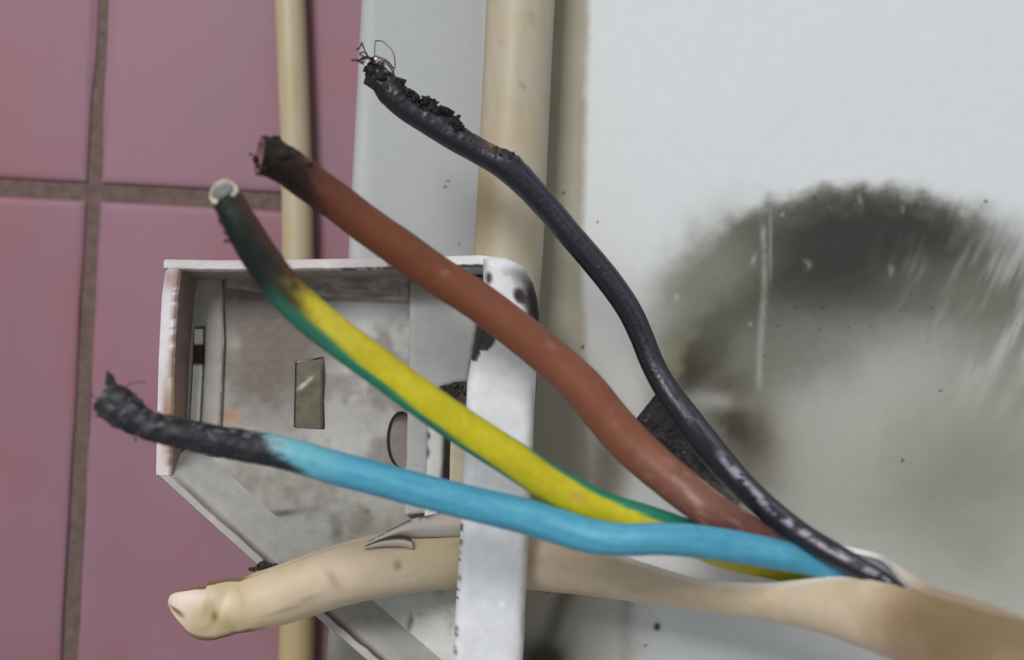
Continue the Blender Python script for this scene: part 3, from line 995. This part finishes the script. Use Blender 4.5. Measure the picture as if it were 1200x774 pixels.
# green and yellow
def gy_c(T, PH, X, Y):
    s = np.sin(PH)
    n = fbm(X / 25, PH * 2 + 9, 151); n2 = fbm(X / 8, PH * 5 + 9, 152)
    g1 = np.interp(X, [250, 300, 340, 400, 500, 600, 660], [0.25, 0.12, -0.12, -0.32, -0.55, -0.8, -1.2])
    g2 = np.interp(X, [560, 610, 660, 720, 790, 840, 900], [1.2, 0.93, 0.80, 0.66, 0.25, 0.0, 0.4])
    front = np.cos(PH) > -0.25
    green = ss(g1 + 0.06, g1 - 0.06, s) + ss(g2 - 0.06, g2 + 0.06, s)
    c = np.tile(np.array([196, 184, 32.0]), (*T.shape, 1))
    c = mix(c, (206, 190, 70), 0.5 * ss(480, 380, X))
    c = mix(c, (186, 166, 24), 0.4 * ss(0.5, 0.7, n))
    c = mix(c, (40, 128, 100), green)
    c = mix(c, (176, 120, 60), 0.0 * X)
    c = mix(c, (180, 140, 90), 0.6 * blob(X, PH, 672, 0.2, 10, 0.3))
    # burnt tip
    b = ss(362, 312, X - 6 * s + 30 * (n2 - 0.5))
    burnt = mix(np.tile(np.array([20, 30, 28.0]), (*T.shape, 1)), (70, 44, 32), ss(0.15, 0.85, s + 0.3 * (n - 0.5)))
    burnt = mix(burnt, (44, 58, 34), 0.6 * ss(292, 268, X) * blob(s, s, 0, 0, 0.5, 0.5))
    burnt = mix(burnt, (12, 14, 16), 0.8 * ss(0.2, -0.4, s) * ss(0.45, 0.6, n2))
    c = mix(c, burnt, b)
    c = mix(c, (44, 30, 22), 0.95 * blob(X, s, 335, 0.0, 24, 0.26))
    c = mix(c, (52, 104, 90), 0.6 * ss(420, 370, X) * ss(318, 350, X) * (s < -0.15))
    return c


def gy_r(T, PH, X, Y):
    n = fbm(X / 8, PH * 3 + 9, 153)
    return 1 + 0.01 * (n - 0.5) + ss(320, 270, X) * 0.16 * (n - 0.5)


gy = tube('insulated_core', [(264, 229, 36, -0.100), (271, 242, 38, -0.0995), (282, 262, 40, -0.099), (298, 290, 43, -0.0975), (318, 320, 44, -0.096), (340, 347, 45, -0.095), (368, 373, 46, -0.0935), (405, 402, 45, -0.092), (450, 435, 44, -0.090), (500, 472, 44, -0.0885), (550, 506, 44, -0.0865), (600, 538, 44, -0.085),
                             (640, 564, 44, -0.083), (680, 586, 44, -0.082), (715, 601, 43, -0.081), (760, 614, 42, -0.080), (805, 629, 40, -0.076), (850, 647, 40, -0.0715), (900, 660, 36, -0.072), (950, 676, 30, -0.077), (1010, 704, 22, -0.086)],
          M_CORE, cable, gy_c, n=280, seg=36, rfn=gy_r, start='flat')
gy['label'] = 'yellow and green striped wire burnt at its cut tip'
# the cut copper face at its tip
nd = P(264, 229, -0.100)
ax = P(258, 219, -0.1035) - P(271, 242, -0.0985)
ax /= np.linalg.norm(ax)
e1 = np.cross(ax, [0, 1, 0]); e1 /= np.linalg.norm(e1); e2 = np.cross(ax, e1)
V, Fc, Cc = [], [], []
rt = 36 * 0.26 / 1500 / 2
K = 28
prof = [(0.98, -0.0006), (0.96, 0.0010), (0.84, 0.0017), (0.74, 0.0013), (0.4, 0.0012)]
for (rr, h) in prof:
    for k in range(K):
        a = 2 * math.pi * k / K
        V.append(nd + ax * h + rt * rr * (1 + 0.05 * math.sin(3 * a)) * (math.cos(a) * e1 + math.sin(a) * e2))
        Cc.append(lin((226, 224, 196)) if rr in (0.96, 0.84) else lin((120, 120, 118)))
V.append(nd + ax * 0.0012); Cc.append(lin((128, 128, 124)))
for i in range(len(prof) - 1):
    for k in range(K):
        Fc.append([i * K + k, i * K + (k + 1) % K, (i + 1) * K + (k + 1) % K, (i + 1) * K + k])
for k in range(K):
    Fc.append([(len(prof) - 1) * K + k, (len(prof) - 1) * K + (k + 1) % K, len(V) - 1])
mesh_obj('conductor', np.array(V), Fc, M_COPPER, gy, np.array(Cc))['label'] = 'silvery cut conductor end'
v, f = flake_mesh([(266, 272, 11, 0), (271, 282, 13, 0), (265, 282, 8, 0), (279, 291, 12, 0), (260, 259, 9, 0), (289, 303, 9, 0), (284, 298, 9, 0), (275, 290, 8, 0)], 9, -0.099)
mesh_obj('char_crust', v, f, M_CHAR, gy, np.tile(lin((30, 34, 34)), (len(v), 1)), smooth=False)['kind'] = 'stuff'


# blue
def blue_c(T, PH, X, Y):
    s = np.sin(PH)
    n = fbm(X / 30, PH * 2 + 9, 161); n2 = fbm(X / 9, PH * 5 + 9, 162); n3 = fbm(X / 60, PH * 9 + 9, 163)
    c = np.tile(np.array([84, 162, 190.0]), (*T.shape, 1))
    c = mix(c, (66, 144, 178), 0.6 * ss(0.42, 0.65, n3))
    c = mix(c, (128, 190, 200), 0.6 * ss(430, 340, X) * (0.5 + n))
    b = ss(352, 312, X + 26 * s + 40 * (n2 - 0.5))
    burnt = mix(np.tile(np.array([36, 34, 40.0]), (*T.shape, 1)), (112, 116, 118), 0.85 * ss(0.55, 0.68, n2) * (0.3 + 0.7 * ss(0.0, 0.5, s)))
    burnt = mix(burnt, (78, 82, 86), 0.85 * ss(205, 160, X) * ss(0.4, 0.6, n))
    burnt = mix(burnt, (46, 40, 42), 0.8 * ss(150, 128, X) * ss(0.6, 0.4, n2))
    c = mix(c, burnt, b)
    c = mix(c, (160, 184, 186), 0.6 * blob(X, s, 322, 0.6, 14, 0.4))
    c = mix(c, (30, 38, 46), 0.95 * blob(X, s, 330, -0.62, 28, 0.22, 0, 3))
    return c


def blue_r(T, PH, X, Y):
    n = fbm(X / 8, PH * 3 + 9, 164)
    return 1 + 0.02 * (n - 0.5) + ss(220, 150, X) * 0.55 * (n - 0.5) + ss(345, 300, X) * 0.12 * (n - 0.5)


blue = tube('insulated_core', [(118, 463, 34, -0.092), (130, 470, 42, -0.0915), (146, 482, 40, -0.091), (166, 495, 34, -0.0905), (190, 503, 34, -0.090), (220, 510, 36, -0.0895), (260, 518, 37, -0.0885), (300, 525, 38, -0.0875), (340, 533, 39, -0.087), (390, 548, 40, -0.0865), (440, 561, 40, -0.086), (500, 577, 40, -0.0855), (560, 592, 41, -0.085),
                               (610, 604, 42, -0.085), (650, 616, 42, -0.0855), (690, 628, 41, -0.087), (730, 633, 38, -0.089), (770, 632, 38, -0.0895), (810, 634, 39, -0.0885), (860, 641, 38, -0.0865), (910, 650, 36, -0.0850), (960, 662, 31, -0.0845), (1000, 676, 24, -0.0865), (1040, 698, 18, -0.090)],
            M_CORE, cable, blue_c, n=300, seg=32, rfn=blue_r, start='hollow')
blue['label'] = 'light blue wire with a frayed black burnt end'
v, f = flake_mesh([(127, 446, 16, 0), (133, 455, 18, 0), (120, 470, 16, 0), (117, 480, 12, 0), (145, 463, 12, 0), (150, 470, 14, 0), (140, 486, 14, 0), (113, 474, 9, 0), (158, 500, 9, 0), (168, 510, 9, 0), (209, 491, 7, 0), (186, 487, 8, 0), (128, 440, 8, 0), (170, 483, 14, 0)], 11, -0.0925)
mesh_obj('char_crust', v, f, M_CHAR, blue, np.tile(lin((62, 62, 66)), (len(v), 1)), smooth=False)['kind'] = 'stuff'
V, Fc = [], []
for (pts_) in ([(148, 453), (155, 449), (163, 448), (170, 449)], [(118, 478), (111, 481), (107, 482)], [(122, 484), (117, 489), (109, 487)], [(128, 446), (125, 438), (127, 434)], [(165, 505), (158, 512), (160, 518)], [(118, 468), (110, 466), (106, 462)]):
    q = spline([(*p, 0) for p in pts_], 12)
    wire_strand(V, Fc, P(q[:, 0], q[:, 1], -0.0935), 0.00018)
mesh_obj('frayed_strand', np.array(V), Fc, M_STRAND, blue)['kind'] = 'stuff'


# black
def black_c(T, PH, X, Y):
    s = np.sin(PH)
    n = fbm(X / 20, PH * 2 + 9, 171); n2 = fbm(X / 7, PH * 5 + 9, 172)
    c = np.tile(np.array([27, 27, 36.0]), (*T.shape, 1))
    c = mix(c, (54, 55, 68), 0.7 * blob(s, s, 0.45, 0.45, 0.3, 0.3))  # highlight along the upper side put into the colour
    c = mix(c, (26, 24, 28), ss(0.5, 0.9, s + 0.4 * (n2 - 0.5)) * ss(640, 560, X) * 0.9)
    c = mix(c, (20, 18, 20), ss(480, 450, X + 30 * (n - 0.5)) * 0.9)
    c = mix(c, (150, 104, 60), 0.8 * blob(X, s, 571, 0.75, 9, 0.2))
    # rubbed paint and dust lower down
    w = blob(s, s, 0.22, 0.22, 0.5, 0.5, 0, 3)
    c = mix(c, (104, 102, 116), 0.7 * w * ss(0.40, 0.58, n) * ss(690, 800, X) * ss(860, 830, X))
    c = mix(c, (160, 156, 168), 1.0 * w * ss(0.34, 0.56, fbm(X / 9, PH * 3 + 9, 173, 5)) * ss(838, 856, X))
    return c


def black_r(T, PH, X, Y):
    n = fbm(X / 6, PH * 2.5 + 9, 174); nn = fbm(X / 3.5, PH * 4 + 9, 175, 3)
    up = ss(0.0, 0.8, np.sin(PH))
    return 1 + 0.03 * (n - 0.5) + ss(575, 520, X) * up * (0.75 * np.clip(n - 0.38, 0, 1) + 0.35 * (nn - 0.4)) + ss(470, 440, X) * 0.3 * (n - 0.5) + ss(620, 600, X) * ss(575, 590, X) * up * 0.3 * nn


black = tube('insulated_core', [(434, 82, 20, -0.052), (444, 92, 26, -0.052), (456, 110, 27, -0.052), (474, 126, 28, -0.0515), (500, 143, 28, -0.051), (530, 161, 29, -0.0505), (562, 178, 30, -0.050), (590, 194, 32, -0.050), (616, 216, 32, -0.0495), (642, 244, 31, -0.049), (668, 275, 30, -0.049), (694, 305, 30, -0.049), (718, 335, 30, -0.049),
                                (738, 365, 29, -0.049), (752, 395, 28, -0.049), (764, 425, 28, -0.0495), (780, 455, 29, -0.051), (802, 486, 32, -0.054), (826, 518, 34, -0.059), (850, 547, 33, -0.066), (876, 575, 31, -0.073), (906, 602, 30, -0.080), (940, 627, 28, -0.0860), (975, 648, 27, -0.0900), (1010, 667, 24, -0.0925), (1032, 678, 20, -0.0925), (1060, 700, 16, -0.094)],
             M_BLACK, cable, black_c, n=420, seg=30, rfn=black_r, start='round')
black['label'] = 'black wire with a crusted burnt end and bare strands'
rb = random.Random(8)
spots = []
for (x_, y_, sz) in ((436, 84, 24), (441, 92, 24), (433, 79, 18), (448, 90, 20), (456, 95, 20), (463, 100, 20), (471, 105, 20), (479, 110, 20), (487, 116, 19), (495, 121, 19), (503, 127, 20), (511, 132, 20), (519, 138, 20), (527, 143, 20), (535, 148, 19),
                     (468, 99, 12), (482, 110, 12), (499, 118, 14), (506, 122, 15), (516, 129, 15), (526, 134, 15), (535, 141, 15), (541, 149, 14), (538, 155, 12), (553, 163, 7), (578, 174, 7), (588, 180, 9), (597, 184, 10), (604, 190, 8)):
    spots.append((x_, y_, sz, -0.0016 if x_ < 450 else 0.0))
    for _ in range(3):
        spots.append((x_ + rb.uniform(-5, 5), y_ + rb.uniform(-5, 4), sz * rb.uniform(0.35, 0.6), rb.uniform(-0.002, 0.001)))
v, f = flake_mesh(spots, 13, -0.052)
mesh_obj('char_crust', v, f, M_CHAR, black, np.tile(lin((22, 20, 23)), (len(v), 1)), smooth=False)['kind'] = 'stuff'
strands = [[(440, 82), (439, 70), (439, 58), (440, 48)], [(440, 48), (447, 48), (455, 54), (461, 62), (463, 72), (462, 82), (457, 88)], [(440, 68), (432, 68), (422, 70), (412, 71)], [(436, 70), (426, 66), (421, 63), (427, 61), (430, 63)],
           [(440, 72), (431, 66), (427, 58), (424, 50)], [(438, 70), (446, 68), (454, 72), (461, 80)], [(436, 74), (444, 75), (450, 78), (456, 86)], [(434, 72), (440, 66), (448, 70), (458, 80), (462, 88)], [(430, 78), (433, 73), (440, 73)],
           [(428, 72), (420, 72), (415, 69)], [(424, 50), (421, 56), (418, 58)], [(432, 66), (424, 68), (421, 72), (426, 75)], [(440, 76), (446, 72), (450, 76), (447, 82)]]
for k, pts_ in enumerate(strands):
    V, Fc = [], []
    q = spline([(*p, 0) for p in pts_], 16)
    dz = -0.053 - 0.0006 * (k % 4) - 0.001 * np.sin(np.linspace(0, 3, 16)) * (k % 3)
    wire_strand(V, Fc, P(q[:, 0], q[:, 1], dz), 0.00022 if k not in (0, 1) else 0.00014)
    mesh_obj('copper_strand', np.array(V), Fc, M_STRAND, black)
# a bead of melted copper
bmb = bmesh.new()
bmesh.ops.create_icosphere(bmb, subdivisions=2, radius=0.0006)
bc = P(441, 69, -0.0550)
V = np.array([np.array(v_.co) + bc for v_ in bmb.verts]); Fc = [[v_.index for v_ in f_.verts] for f_ in bmb.faces]
bmb.free()
mesh_obj('melted_bead', V, Fc, M_COPPER, black, np.tile(lin((240, 236, 236)), (len(V), 1)))['label'] = 'shiny bead of melted metal'
